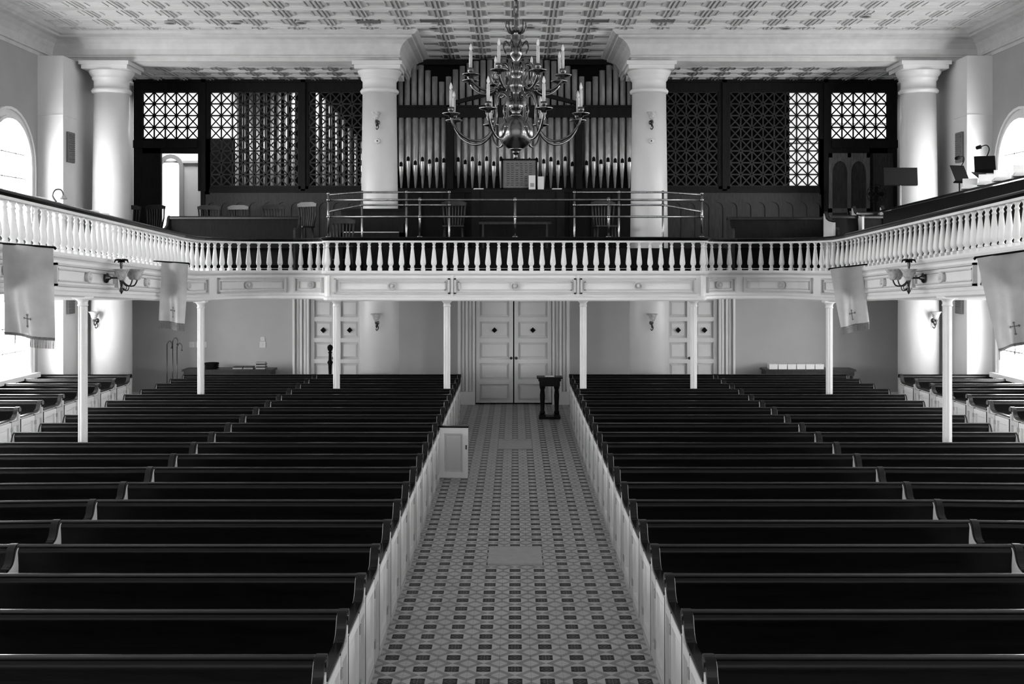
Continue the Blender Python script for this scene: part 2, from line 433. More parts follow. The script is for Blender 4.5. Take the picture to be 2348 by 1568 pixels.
# open pew door
t=thing('open_pew_door',(-1.06,15.35,0.06),'white panelled pew door standing open into the aisle','pew door',rot=math.radians(-4))
d=MB(); d.box(0.0,.40,-.012,.012,0,.70)
for x0,x1,z0,z1 in ((0,.07,0,.7),(.33,.40,0,.7),(.07,.33,0,.08),(.07,.33,.62,.7)): d.box(x0,x1,-.05,-.012,z0,z1)
part(t,'door_panel',d,WHITE)
part(t,'raised_panel',MB().box(.1,.3,-.035,-.012,.11,.59),MOULD)
part(t,'door_cap',MB().box(-.01,.41,-.055,.035,.70,.725),PEWCAP,'black cap rail')
part(t,'door_latch',MB().box(.37,.39,-.06,-.05,.4,.46),BRASSD)

# ---------------------------------------------------------------- gallery
def off(y): return 0.05*max(0,18.3-y)
half=[(0,18.7),(1.6,18.7),(3.16,18.72),(3.25,18.75),(3.29,18.86),(3.31,19.1),(3.38,19.38),(3.6,19.62),(4.0,19.76),(4.4,19.72),(4.8,19.5),(5.1,19.12),(5.32,18.5),(5.42,17.7),(5.42,14.0),(5.42,9.0),(5.42,2.0)]
hs=[half[0],half[1],half[2]]+[(a.x,a.y) for a in smooth_pts([(x,y,0) for x,y in half[2:14]],3)][1:]+half[14:]
fullpath=[(-x,y,off(y)) for x,y in hs[::-1]]+[(x,y,off(y)) for x,y in hs[1:]]
hp=[Vector((x,y,off(y))) for x,y in hs]
cum=[0]
for i in range(len(hp)-1): cum.append(cum[-1]+(hp[i+1]-hp[i]).length)
def at(s_):
    sg=-1 if s_<0 else 1; a=abs(s_)
    for i in range(len(cum)-1):
        if a<=cum[i+1] or i==len(cum)-2:
            t=(a-cum[i])/(cum[i+1]-cum[i]); p=hp[i].lerp(hp[i+1],t); d=(hp[i+1]-hp[i]); break
    return Vector((sg*p.x,p.y,p.z)), Vector((d.x*sg,d.y,0)).normalized()*sg
def sub(s0,s1):
    pts=[at(s0)[0]]
    cs=sorted([c for c in cum]+[-c for c in cum if c>0])
    for c in cs:
        if s0+0.01<c<s1-0.01: pts.append(at(c)[0])
    pts.append(at(s1)[0]); return pts
gal=thing('balcony_front',(0,18.7,2.41),'white curved balcony front with raised panels and rosettes','balcony')
def gp(name,mb,m,label=None):
    o=part(gal,name,mb,m,label); o.location=(0,-18.7,-2.41); return o
fp=[(-.12,2.41),(.0,2.41),(.02,2.43),(.02,2.47),(0,2.49),(0,2.84),(.02,2.86),(.05,2.875),(.06,2.9),(.06,2.93),(-.16,2.93),(-.16,2.8)]
gp('fascia',MB().sweep(fullpath,fp),WHITE)
edges=[(-1.04,1.04),(1.12,3.1),(3.95,4.65),(4.8,6.2),(6.5,8.0),(8.2,10.2),(10.4,12.4),(12.6,14.6)]
allp=[edges[0]]+[e for e in edges[1:]]+[(-b,-a) for a,b in edges[1:]]
for (a,b_) in allp:
    m=MB(); P_=sub(a,b_)
    for z0 in (2.53,2.775):
        m.sweep(P_,[(0,z0),(.05,z0+.002),(.05,z0+.028),(0,z0+.03)])
    for z0 in (2.59,2.725):
        m.sweep(sub(a+.07,b_-.07),[(0,z0),(.035,z0+.002),(.035,z0+.018),(0,z0+.02)])
    for s_ in (a,b_-.03,):
        m.sweep([at(s_)[0],at(s_+.03)[0]],[(0,2.53),(.05,2.53),(.05,2.805),(0,2.805)])
    for s_ in (a+.07,b_-.09,):
        m.sweep([at(s_)[0],at(s_+.02)[0]],[(0,2.59),(.035,2.59),(.035,2.745),(0,2.745)])
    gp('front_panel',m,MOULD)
    p,tg=at((a+b_)/2)
    nrm=Vector((tg.y,-tg.x,0))
    R=nrm.to_track_quat('Z','Y').to_matrix().to_4x4()
    M=Matrix.Translation(p+Vector((0,0,2.667)))@R
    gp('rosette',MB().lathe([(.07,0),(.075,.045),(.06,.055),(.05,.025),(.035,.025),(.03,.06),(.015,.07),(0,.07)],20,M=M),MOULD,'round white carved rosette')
for s_ in (-3.2,-1.08,1.08,3.2):
    gp('divider_strip',MB().sweep([at(s_-.02)[0],at(s_+.02)[0]],[(0,2.49),(.025,2.49),(.025,2.85),(0,2.85)]),WHITE)
# deck
dk=MB(); sf=MB()
TH=5.2
for i in range(len(fullpath)-1):
    a=Vector(fullpath[i]); b_=Vector(fullpath[i+1])
    def far(p):
        return Vector((p.x,21.5,0)) if abs(p.x)<TH else Vector((math.copysign(W-.01,p.x),p.y,p.z))
    if (abs(a.x)<TH)==(abs(b_.x)<TH):
        q=[a,b_,far(b_),far(a)]
        dk.add([v+Vector((0,0,2.92)) for v in q],[(0,1,2,3)]); sf.add([v+Vector((0,0,2.44)) for v in q],[(0,1,2,3)])
    else:
        sx=math.copysign(1,a.x)
        inner=a if abs(a.x)<TH else b_; outer=b_ if abs(a.x)<TH else a
        q=[inner,outer,Vector((sx*(W-.01),outer.y,outer.z)),Vector((sx*(W-.01),21.5,0)),Vector((inner.x,21.5,0))]
        dk.add([v+Vector((0,0,2.92)) for v in q],[(0,1,2,3,4)]); sf.add([v+Vector((0,0,2.44)) for v in q],[(0,1,2,3,4)])
sf.box(-W,W,21.5,23.7,2.44,2.46)
S('floor_balcony',dk,WOOD,'dark wood balcony floor','floor')
S('ceiling_under_balcony',sf,WHITE,'white painted underside of the balcony','ceiling')
S('floor_choir_platform',MB().box(-W,W,21.5,26.7,2.95,3.35),WOOD,'dark wood raised choir platform','floor')

# balustrades
bal=MB(); H=.51
bal.box(-.035,.035,-.035,.035,0,.045); bal.box(-.03,.03,-.03,.03,H-.035,H)
bal.lathe([(.03,.045),(.034,.06),(.026,.075),(.03,.085),(.047,.11),(.05,.14),(.046,.18),(.036,.27),(.026,.36),(.021,.40),(.028,.41),(.03,.42),(.021,.432),(.02,.45),(.03,.465),(.03,.475)],12)
balm=bal.mesh('baluster'); balm.materials.append(WHITE)
railp=[(-.07,3.445),(.05,3.445),(.06,3.455),(.075,3.475),(.08,3.495),(.06,3.51),(-.08,3.51),(-.1,3.49),(-.09,3.46)]
def balustrade(s0,s1,lab,smax=None):
    p0=at((s0+s1)/2)[0]
    t=thing('balustrade',(p0.x,p0.y,2.93+p0.z),lab,'railing',group='balcony balustrades')
    o=part(t,'handrail',MB().sweep(sub(s0,s1),railp),PEWCAP,'black polished handrail'); o.location=(-p0.x,-p0.y,-2.93-p0.z)
    o=part(t,'rail_underside',MB().sweep(sub(s0,s1),[(-.06,3.415),(.045,3.415),(.05,3.446),(-.065,3.446)]),WHITE); o.location=(-p0.x,-p0.y,-2.93-p0.z)
    n=int(round((s1-s0)/.187)); 
    for k in range(n):
        s_=s0+(k+.5)*(s1-s0)/n
        if smax and abs(s_)>smax: continue
        p,tg=at(s_)
        o=bpy.data.objects.new('baluster',balm); COL.objects.link(o); o.parent=t
        nrm=Vector((tg.y,-tg.x,0))
        o.location=p-p0-nrm*.03
        o.rotation_euler=(0,0,math.atan2(tg.y,tg.x))
SCX=6.5
balustrade(-SCX,SCX,'white turned balusters under black handrail on curved balcony front')
SE=cum[-1]
balustrade(SCX,SE,'long white turned baluster railing along the side balcony',smax=15.2)
balustrade(-SE,-SCX,'long white turned baluster railing along the side balcony',smax=15.2)

# support posts
def post(x,y,h):
    t=thing('support_post',(x,y,0),'slim white fluted post holding up the balcony','post',group='balcony support posts')
    m=MB()
    seg=16; vs=[]
    for z in (0.1,h-.1):
        for k in range(seg*2):
            a=math.pi*k/seg; r=.058 if k%4 in(0,1) else .05
            vs.append((r*math.cos(a),r*math.sin(a),z))
    n=seg*2
    fs=[(k,(k+1)%n,n+(k+1)%n,n+k) for k in range(n)]
    m.add(vs,fs); part(t,'shaft',m,WHITE)
    part(t,'capital',MB().lathe([(.055,h-.13),(.07,h-.12),(.06,h-.1),(.06,h-.07),(.085,h-.04),(.095,h-.03)],16).box(-.1,.1,-.1,.1,h-.03,h),WHITE)
    part(t,'base',MB().box(-.09,.09,-.09,.09,0,.06).lathe([(.085,.06),(.085,.09),(.06,.11)],16),WHITE)
for sx in (-1,1):
    post(sx*1.19,19.05,2.43); post(sx*3.12,19.05,2.43); post(sx*5.36,18.6,2.42); post(sx*5.47,13.8,2.43+off(13.8)); post(sx*5.47,9.6,2.43+off(9.6))

# pipe railing on the balcony
t=thing('pipe_railing',(0,18.8,3.51),'polished metal pipe safety railing above balustrade','railing')
zt=4.15-3.51; zm=3.86-3.51
ps=[(-3.22,.0),(-1.64,-.02),(0,-.02),(1.61,-.02),(3.22,0)]
m=MB()
for z in (zt,zm): m.tube([(x,y,z) for x,y in ps],.018,10)
part(t,'rail_pipe',m,BRASS)
for x,y in ps:
    hh=zt+(.09 if abs(x)>3 else .0)
    q=MB().tube([(x,y,0),(x,y,hh)],.02,10)
    for z in (zt,zm): q.lathe([(0,-.035),(.03,-.02),(.033,0),(.03,.02),(0,.035)],10,c=(x,y,z))
    q.lathe([(.05,0),(.05,.01),(.03,.02)],12,c=(x,y,0)); q.lathe([(.022,0),(.03,.015),(.022,.035),(0,.045)],10,c=(x,y,hh))
    part(t,'rail_post',q,BRASS)
for sx in (-1,1):
    t=thing('pipe_railing',(sx*2.0,20.5,2.92),'polished metal pipe safety railing above balustrade','railing')
    xs=[(830-1181)/2500*20.5,(932-1181)/2500*20.5,(1030-1181)/2500*20.5]
    if sx>0: xs=[(1520-1181)/2500*20.5,(1419-1181)/2500*20.5,(1317-1181)/2500*20.5]
    m=MB()
    for z,zf in ((4.39-2.92,4.24-2.92),(4.15-2.92,3.95-2.92)):
        m.tube([(sx*3.22-sx*2,18.8-20.5,zf),(xs[0]-sx*2,0,z),(xs[2]-sx*2,0,z)],.018,10)
    part(t,'rail_pipe',m,BRASS)
    for x in xs:
        q=MB().tube([(x-sx*2,0,0),(x-sx*2,0,1.47)],.02,10)
        for z in (1.47,1.23): q.lathe([(0,-.035),(.03,-.02),(.033,0),(.03,.02),(0,.035)],10,c=(x-sx*2,0,z))
        part(t,'rail_post',q,BRASS)

# ---------------------------------------------------------------- organ
OY=24.0; FZ=3.35
org=thing('pipe_organ',(0,OY,FZ),'large dark wood pipe organ with ranks of metal pipes','pipe organ')
def op(name,mb,m,label=None):
    o=part(org,name,mb,m,label); o.location=(0,-OY,-FZ); return o
case=MB(); case.box(-2.75,2.75,24.1,25.1,FZ,4.67); case.box(-2.75,2.75,24.0,24.12,4.6,4.7)
for k in range(11):
    x=-2.6+k*.475
    case.box(x,x+.06,24.05,24.1,FZ,4.6)
    case.box(x+.06,x+.475,24.07,24.1,4.45,4.6); case.box(x+.06,x+.475,24.07,24.1,FZ,FZ+.15)
case.box(-2.75,2.75,24.95,25.1,4.67,7.62)
case.box(-2.75,-2.66,24,25,4.67,7.62); case.box(2.66,2.75,24,25,4.67,7.62)
case.box(-2.66,2.66,24.45,24.6,7.5,7.62)
op('organ_case',case,WOOD)
cbm=MB(); cbm.box(-2.66,2.66,23.85,24.1,6.28,6.48); cbm.box(-2.66,2.66,23.8,24.12,6.46,6.5); cbm.box(-2.66,2.66,23.82,24.1,6.24,6.28)
for xx in (-1.42,1.40): cbm.box(xx-.07,xx+.07,23.8,24.05,4.67,6.5)
cbm.prismy([(-1.42,6.5),(-1.42,6.58),(0,6.95),(1.4,6.58),(1.4,6.5),(0,6.86)],23.82,23.95)
op('cross_beam',cbm,WOOD)
tops=[143,141,137,150,162,176,188,176,160,152,145,141,139,138,137,137,137]
def pipe_mesh(r,zb,ft,zt):
    m=MB(); m.lathe([(.018,zb),(r,zb+ft),(r,zt),(r*.85,zt),(r*.85,zt-.05)],16)
    return m
for k in range(17):
    for sx in (-1,1):
        px=918+15.8*k; x=sx*abs(wx(px,24.35)); zt_=wz(tops[k],24.35)
        m=pipe_mesh(.062,5.0,.3,zt_); m.v=[v+Vector((x,24.35,0)) for v in m.v]
        op('organ_pipe',m,PIPE)
for k in range(33):
    x=-2.5+k*.1565
    if abs(abs(x)-1.41)<.09: continue
    ft=.45+.12*abs(math.sin(k*1.7))
    m=pipe_mesh(.058,4.7,ft,6.35); m.v=[v+Vector((x,23.97+.0*k,0)) for v in m.v]
    o=op('organ_pipe',m,PIPE)
    z=4.7+ft
    mo=MB(); mo.prismy([(x-.035,z+.02),(x+.035,z+.02),(x+.03,z+.1),(x,z+.13),(x-.03,z+.1)],23.895,23.93)
    op('pipe_mouth',mo,BLACK,'dark pipe mouth')
# screens each side
def lattice(x0,x1,z0,z1,nx,nz,y,w=.034):
    m=MB(); cx=(x1-x0)/nx; cz=(z1-z0)/nz
    for i in range(nx+1): m.box(x0+i*cx-w/2,x0+i*cx+w/2,y,y+.02,z0,z1)
    for j in range(nz+1): m.box(x0,x1,y,y+.02,z0+j*cz-w/2,z0+j*cz+w/2)
    for i in range(nx):
        for j in range(nz):
            a,b_=x0+i*cx,z0+j*cz
            m.barxz(a,b_,a+cx,b_+cz,w*.85,y+.002,y+.018); m.barxz(a,b_+cz,a+cx,b_,w*.85,y+.004,y+.016)
    return m
SY=25.0
def sX(px): return wx(px,SY)
def sZ(p): return wz(p,SY)
for sx in (-1,1):
    t=thing('organ_screen',(sx*6,SY,FZ),'dark wood organ screen with star lattice panels' if sx<0 else 'dark wood organ screen with lattice panels and arched panel door','screen')
    def sp(name,mb,m,label=None):
        o=part(t,name,mb,m,label); o.location=(-sx*6,-SY,-FZ); return o
    if sx<0: A=(sX(328),sX(455));B=(sX(482),sX(685));C=(sX(708),sX(832)); D=(sX(370),sX(461)); E=sX(308)
    else: A=(sX(1905),sX(2034));B=(sX(1673),sX(1878));C=(sX(1525),sX(1647)); D=(sX(1898),sX(1992)); E=sX(2056)
    zT=sZ(182); zA0=sZ(319); zA1=sZ(211); zB0=sZ(427); zD=sZ(352)
    xs=sorted([A[0],A[1],B[0],B[1],C[0],C[1]])
    fr=MB()
    lo,hi=(E,xs[-1]+.3) if sx<0 else (xs[0]-.3,E)
    y0,y1=SY-.04,SY+.06
    fr.box(lo,hi,y0,y1,zA1,zT); fr.box(lo,hi,y0-.06,y1,zT-.08,zT)
    segs=[(lo,xs[0])]+[(xs[1],xs[2]),(xs[3],xs[4])]+[(xs[5],hi)]
    for i,(a,b_) in enumerate(segs):
        lower=4.7
        isA=(sx<0 and i==0) or (sx>0 and i==3)
        fr.box(a,b_,y0,y1,zA0 if isA else lower,zA1)
        if not isA: fr.box((a+b_)/2-.05,(a+b_)/2+.05,y0-.06,y0,lower,zT)
    fr.box(A[0],A[1],y0,y1,zD,zA0) 
    fr.box(lo if sx<0 else A[0],A[1] if sx<0 else hi,y0-.05,y0,zD+.12,zD+.3)
    oa=(E,D[0]) if sx<0 else (D[1],E)
    fr.box(oa[0],oa[1],y0,y1,FZ,zA0)
    if sx<0: fr.box(D[1],B[0],y0,y1,FZ,zA0)
    else: fr.box(B[1],D[0],y0,y1,FZ,zA0)
    bl,bh=(B[0],C[1]) if sx<0 else (C[0],B[1])
    fr.box(bl,bh,y0,y1,4.7,zB0); fr.box(bl,bh,y0-.06,y0,4.66,4.74)
    sp('screen_frame',fr,WOOD)
    wn_=MB(); wl,wh=(D[1]+.1,hi) if sx<0 else (lo,D[0]-.1)
    wn_.box(wl,wh,y0,y1,FZ,4.7)
    n=int((wh-wl)/.32)
    for k in range(n):
        a=wl+.02+k*.32
        wn_.box(a,a+.04,y0-.03,y0,FZ,4.62)
        arc=[(a+.04,4.3)]+[(a+.18+.14*math.cos(math.pi-math.pi*q/8),4.3+.14*math.sin(math.pi-math.pi*q/8)) for q in range(9)]+[(a+.32,4.3),(a+.32,4.62),(a+.04,4.62)]
        wn_.prismy(arc,y0-.03,y0)
    sp('wainscot',wn_,WOOD2)
    sp('lattice_panel',lattice(A[0],A[1],zA0,zA1,5,4,SY),WOOD)
    sp('lattice_panel',lattice(B[0],B[1],zB0,zA1,8,8,SY),LATT)
    sp('lattice_panel',lattice(C[0],C[1],zB0,zA1,5,8,SY),LATT)
    if sx>0:
        sp('door_back_board',MB().box(D[0],D[1],SY-.045,SY+.04,FZ,zD),WOOD2)
        dr=MB()
        wdt=D[1]-D[0]
        for k in range(3):
            a=D[0]+.0+k*(wdt/2-.04); dr.box(a,a+.08,SY-.09,SY-.04,FZ,zD)
        for z_ in (FZ,FZ+.85,zD-.1): dr.box(D[0],D[1],SY-.09,SY-.04,z_,z_+.1)
        for k in range(2):
            a=D[0]+.08+k*(wdt/2-.04); ww=wdt/2-.12
            sp_=[(a,zD-.1),(a,5.1)]+[(a+ww/2+ww/2*math.cos(math.pi-math.pi*q/8),5.1+ww*.8*math.sin(math.pi-math.pi*q/8)) for q in range(1,8)]+[(a+ww,5.1),(a+ww,zD-.1)]
            dr.prismy(sp_,SY-.09,SY-.04)
        sp('screen_door',dr,WOOD3,'wood door framing with pointed arch panels')
        sp('door_side_panel',MB().box(D[1]+.08,E-.1,SY-.06,SY-.04,FZ,zD).box(D[1]+.14,E-.16,SY-.08,SY-.06,FZ+.9,zD-.1).box(D[1]+.14,E-.16,SY-.08,SY-.06,FZ+.1,FZ+.8),WOOD2,'dark wood fixed door panel')
# windows behind the screens
def bwin(x0,x1,z0,z1,arch=False,m=GLASSD):
    wn[0]+=1
    t=thing('window_%d'%wn[0],((x0+x1)/2,26.7,z0),'bright window behind the organ lattice','window',kind='structure')
    w=(x1-x0)/2;h=z1-z0
    if arch:
        pts=[(-w,0),(-w,h-w)]+[(w*math.cos(math.pi-math.pi*q/10),h-w+w*math.sin(math.pi-math.pi*q/10)) for q in range(1,10)]+[(w,h-w),(w,0)]
    else: pts=[(-w,0),(-w,h),(w,h),(w,0)]
    part(t,'window_glass',MB().prismy(pts,-.03,-.01),m)
    if not arch:
        f=MB(); f.box(-w-.06,-w,-.06,0,-.06,h+.06); f.box(w,w+.06,-.06,0,-.06,h+.06); f.box(-w,w,-.06,0,h,h+.06); f.box(-w,w,-.06,0,-.06,0); f.box(-w,w,-.05,-.03,h*.5-.02,h*.5+.02)
        part(t,'window_frame',f,WHITE)
    else:
        f=MB()
        a=pts; W2=w+.1
        c=[(-W2,0),(-W2,h-w)]+[(W2*math.cos(math.pi-math.pi*q/10),h-w+W2*math.sin(math.pi-math.pi*q/10)) for q in range(1,10)]+[(W2,h-w),(W2,0)]
        n=len(a); f.add([(p[0],-.09,p[1]) for p in a]+[(p[0],-.09,p[1]) for p in c]+[(p[0],0,p[1]) for p in a]+[(p[0],0,p[1]) for p in c],
           [(i,i+1,n+i+1,n+i) for i in range(n-1)]+[(i,2*n+i,2*n+i+1,i+1) for i in range(n-1)]+[(n+i,n+i+1,3*n+i+1,3*n+i) for i in range(n-1)])
        part(t,'window_frame',f,BACKG)
bwin(-9.1,-7.62,5.55,7.2); bwin(-7.45,-6.85,6.1,7.2); bwin(-8.62,-8.2,3.36,5.6,True,GLASSB); bwin(7.68,9.15,5.7,7.2); bwin(6.68,7.45,4.75,7.2)
# black sheets painting the darkness deep in the chamber
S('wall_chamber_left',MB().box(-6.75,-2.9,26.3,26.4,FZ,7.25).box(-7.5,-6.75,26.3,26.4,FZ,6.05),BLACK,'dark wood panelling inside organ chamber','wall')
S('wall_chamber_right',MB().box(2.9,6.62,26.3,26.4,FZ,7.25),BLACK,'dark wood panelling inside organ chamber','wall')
cp=thing('chamber_pipes',(-5.0,25.7,FZ),'pale organ pipes standing behind lattice screen','organ pipes')
for k in range(11):
    x=-6.55+k*.165; m=pipe_mesh(.045,FZ+.0,.3,7.1-.0*k)
    m.v=[v+Vector((x,25.7,0)) for v in m.v]; o=part(cp,'organ_pipe',m,PIPE); o.location=(5.0,-25.7,-FZ)
for k in range(9):
    x=-4.65+k*.15; m=pipe_mesh(.045,FZ+.0,.3,7.1-k*.17)
    m.v=[v+Vector((x,25.7,0)) for v in m.v]; o=part(cp,'organ_pipe',m,PIPE); o.location=(5.0,-25.7,-FZ)
for lx,ly,e in ((-7.3,25.5,44),(-8.4,26.0,26),(8.3,26.0,14),(-4.9,25.35,20)):
    ld=bpy.data.lights.new('chamber_daylight','AREA'); ld.energy=e; ld.size=.5  # added lamps brightening chamber wall and pipes, no real fixture
    lo_=bpy.data.objects.new('chamber_daylight',ld); COL.objects.link(lo_); lo_.location=(lx,ly,7.1)

# console
cY=22.6
t=thing('organ_console',(0.06,cY,FZ),'dark wood organ console with music rack','organ console')
m=MB(); m.box(-.92,.92,0,.65,0,1.18); m.box(-.96,.96,-.03,.68,1.18,1.23); m.box(-.96,-.8,-.05,0,0,1.18); m.box(.8,.96,-.05,0,0,1.18)
m.box(-.8,.8,-.04,0,.72,.8); m.box(-.75,.75,-.025,0,.1,.16); m.box(-.75,.75,-.025,0,.6,.66)
part(t,'console_case',m,WOOD)
t=thing('organ_bench',(0.0,21.95,FZ),'dark wood organ bench before the console','bench')
part(t,'bench_seat',MB().box(-.72,.72,-.15,.15,.48,.53),WOOD2)
for s in (-1,1): part(t,'bench_leg',MB().box(s*.62,s*.66,-.13,.13,0,.48),WOOD2)
t=thing('hymn_sheet_board',(0.09,22.85,FZ+1.23),'framed printed sheet standing on the organ console','board')
f=MB(); f.box(-.38,-.34,-.02,.02,0,.66); f.box(.34,.38,-.02,.02,0,.66); f.box(-.38,.38,-.02,.02,0,.05); f.box(-.38,.38,-.02,.02,.62,.66)
part(t,'board_frame',f,WOOD)
part(t,'printed_sheet',MB().box(-.34,.34,-.005,.01,.05,.62),SHEET)
tx=MB()
for r in range(11):
    for c in range(6):
        if random.random()<.9:
            x=-.27+c*.095; w=.05+random.random()*.02; tx.box(x,x+w,-.009,-.005,.1+r*.045,.112+r*.045)
part(t,'printed_lines',tx,TEXT)
for i,(px,w,h,lab) in enumerate(((1220,.14,.3,'white upright booklet on the organ console'),(1240,.13,.28,'white booklet with printed square on organ console'))):
    x=wx(px,22.75); m=MB().box(-w/2,w/2,-.01,.01,0,h)
    o=single('booklet',m,PAPER,lab,'book',loc=(x,22.72+.03*i,FZ+1.23))
    if i==0:
        q=MB().box(-.04,.04,-.013,-.01,.06,.14); o2=bpy.data.objects.new('cover_print',q.mesh('cover_print')); o2.data.materials.append(GRAYP); COL.objects.link(o2); o2.parent=o
for px in (1097,1276):
    single('sheet_music',MB().box(-.1,.1,-.12,.12,0,.02).box(-.09,.11,-.11,.1,.02,.03),PAPER,'small stack of white sheet music','sheet music',group='papers on console',loc=(wx(px,22.8),22.8,FZ+1.23))
# upright piano
t=thing('upright_piano',(-2.75,20.9,2.92),'small dark upright piano behind the pipe railing','piano')
m=MB(); m.box(-.62,.62,.2,.55,0,1.15); m.box(-.65,.65,.17,.58,1.15,1.19); m.box(-.62,.62,-.1,.2,.62,.72); m.box(-.62,-.54,-.1,.2,0,.9); m.box(.54,.62,-.1,.2,0,.9)
part(t,'piano_case',m,WOOD)
k_=MB()
for k in range(30): k_.box(-.53+k*.0354,-.53+k*.0354+.033,-.1,.05,.72,.735)
part(t,'keyboard',k_,PAPER,'white piano keys')

# ---------------------------------------------------------------- chairs
ch=thing('wooden_chair',(0,0,0),'worn wooden slat-back chair on the choir platform','chair',group='choir chairs')
m=MB().box(-.21,.21,-.2,.2,.43,.46); part(ch,'seat',m,CHAIRW)
for sx in (-1,1):
    for sy in (-1,1):
        part(ch,'leg',MB().tube([(sx*.2,sy*.2,0),(sx*.17,sy*.16,.43)],.018,8),CHAIRW)
for k in range(6): 
    x=-.15+k*.06; part(ch,'back_slat',MB().tube(smooth_pts([(x*.85,.185,.45),(x*.95,.21,.65),(x*1.05,.205,.87)],3),.012,6),CHAIRW)
for s in (-1,1): part(ch,'back_post',MB().tube([(s*.18,.18,.45),(s*.21,.21,.68),(s*.225,.2,.9)],.017,8),CHAIRW)
part(ch,'crest_rail',MB().prismy([(-.245,.87),(.245,.87),(.255,.93),(.15,.965),(-.15,.965),(-.255,.93)],.185,.215),CHAIRW)
part(ch,'stretcher',MB().tube([(-.19,0,.2),(.19,0,.2)],.01,6),CHAIRW)
pos=[(wx(293,23.6),23.6,FZ,.2),(wx(343,23.4),23.4,FZ,-.3),(wx(477,23.6),23.6,FZ,.15),(wx(536,23.6),23.6,FZ,-.25),(wx(627,23.3),23.3,FZ,.2),(wx(690,22.4),22.4,FZ,-.5),
     (wx(1040,21.9),21.9,FZ,.0),(wx(1387,21.9),21.9,FZ,.1),(wx(785,20.0),19.9,2.92,.15)]
ch.location=pos[0][:3]; ch.rotation_euler=(0,0,pos[0][3])
for p in pos[1:]: clone(ch,p[:3],p[3])

# gallery benches
def bench(x0,x1,y,z0,h,lab):
    L=x1-x0
    t=thing('choir_bench',(x0,y,z0),lab,'bench',group='choir benches')
    k=h/.9
    part(t,'backrest',MB().prismx([(-.08,.1),(-.1,.45*k),(-.02,.86*k),(.02,.86*k),(-.05,.45*k),(-.04,.1)],.04,L-.04),WOOD)
    part(t,'top_rail',MB().prismx([(-.05,.86*k),(-.05,.89*k),(0,.91*k),(.04,.89*k),(.04,.86*k)],0,L),PEWCAP)
    part(t,'seat',MB().box(.04,L-.04,-.5,-.09,.42,.45),WOOD)
    for a in (0,L-.04):
        part(t,'bench_end',MB().prismx([(.04,0),(.04,.86*k),(0,.92*k),(-.07,.88*k),(-.12,.76*k),(-.25,.7*k),(-.5,.7*k),(-.54,.66*k),(-.54,0)],a,a+.04),WOOD2)
    return t
bench(wx(385,21.0),wx(690,21.0),21.0,2.92,1.03,'long dark wood choir bench by the balcony railing')
bench(wx(1667,20.6),wx(1890,20.6),20.6,2.92,1.0,'dark wood choir bench with curved white-edged end')
bench(wx(1885,19.9)+.12,wx(2010,19.9)+.15,19.9,2.92,1.0,'short dark wood choir bench beside music stands')
bench(wx(1935,21.1)+.1,8.75,21.1,2.92,1.12,'dark wood choir bench beside music stands')
for (px,pyy,y) in ((1900,505,19.5),(1965,492,20.0),(2030,490,20.7)):
    x=wx(px,y); z=wz(pyy,y)
    t=thing('bench_divider',(x,y,2.95),'curved bench end board with pale painted side','bench end',group='bench end boards')
    h=z-2.95
    part(t,'end_board',MB().prismx([(.25,0),(.25,h+.12),(.18,h+.14),(.08,h+.03),(-.1,h-.02),(-.35,h-.05),(-.35,0)],-.02,.02),WHITE,'pale painted board')
    part(t,'board_cap',MB().prismx([(.26,h+.12),(.18,h+.165),(.07,h+.05),(-.1,h-.0),(-.36,h-.03),(-.36,h-.05),(-.1,h-.02),(.08,h+.03),(.18,h+.14)],-.03,.03),PEWCAP,'black cap')
# long side gallery pew on the right, running along the railing
t=thing('gallery_pew',(6.35,12.2,3.22),'long dark wood pew along the side balcony','pew')
m=MB(); m.add([(0,0,0.0),(.04,0,0.0),(.04,0,.95),(0,0,.95),(0,6.6,-.3),(.04,6.6,-.3),(.04,6.6,.72),(0,6.6,.72)],[(0,1,2,3),(4,7,6,5),(0,4,5,1),(1,5,6,2),(2,6,7,3),(3,7,4,0)])
part(t,'backrest',m,WOOD)
m=MB(); m.add([(-.06,0,.95),(.3,0,1.0),(.3,0,1.03),(-.06,0,.98),(-.06,6.6,.72),(.3,6.6,.77),(.3,6.6,.8),(-.06,6.6,.75)],[(0,1,2,3),(4,7,6,5),(0,4,5,1),(1,5,6,2),(2,6,7,3),(3,7,4,0)])
part(t,'book_ledge',m,PEWCAP)
for px in (2225,2262,2300,2345):
    x=6.5; y=(6.5)/(px-1181)*2500; z=3.22+1.0-.23*(y-12.2)/6.6+.02
    R=Matrix.Rotation(random.uniform(-.4,.4),4,'Z')
    m=MB().box(-.12,.12,-.15,.15,0,.03,M=R).box(-.1,.1,-.14,.12,.03,.05,M=R).box(-.1,.1,.1,.115,.03,.16,M=R)
    single('hymnal_papers',m,PAPER,'white papers lying on dark pew ledge','papers',group='papers on pew ledge',loc=(x,y,z))
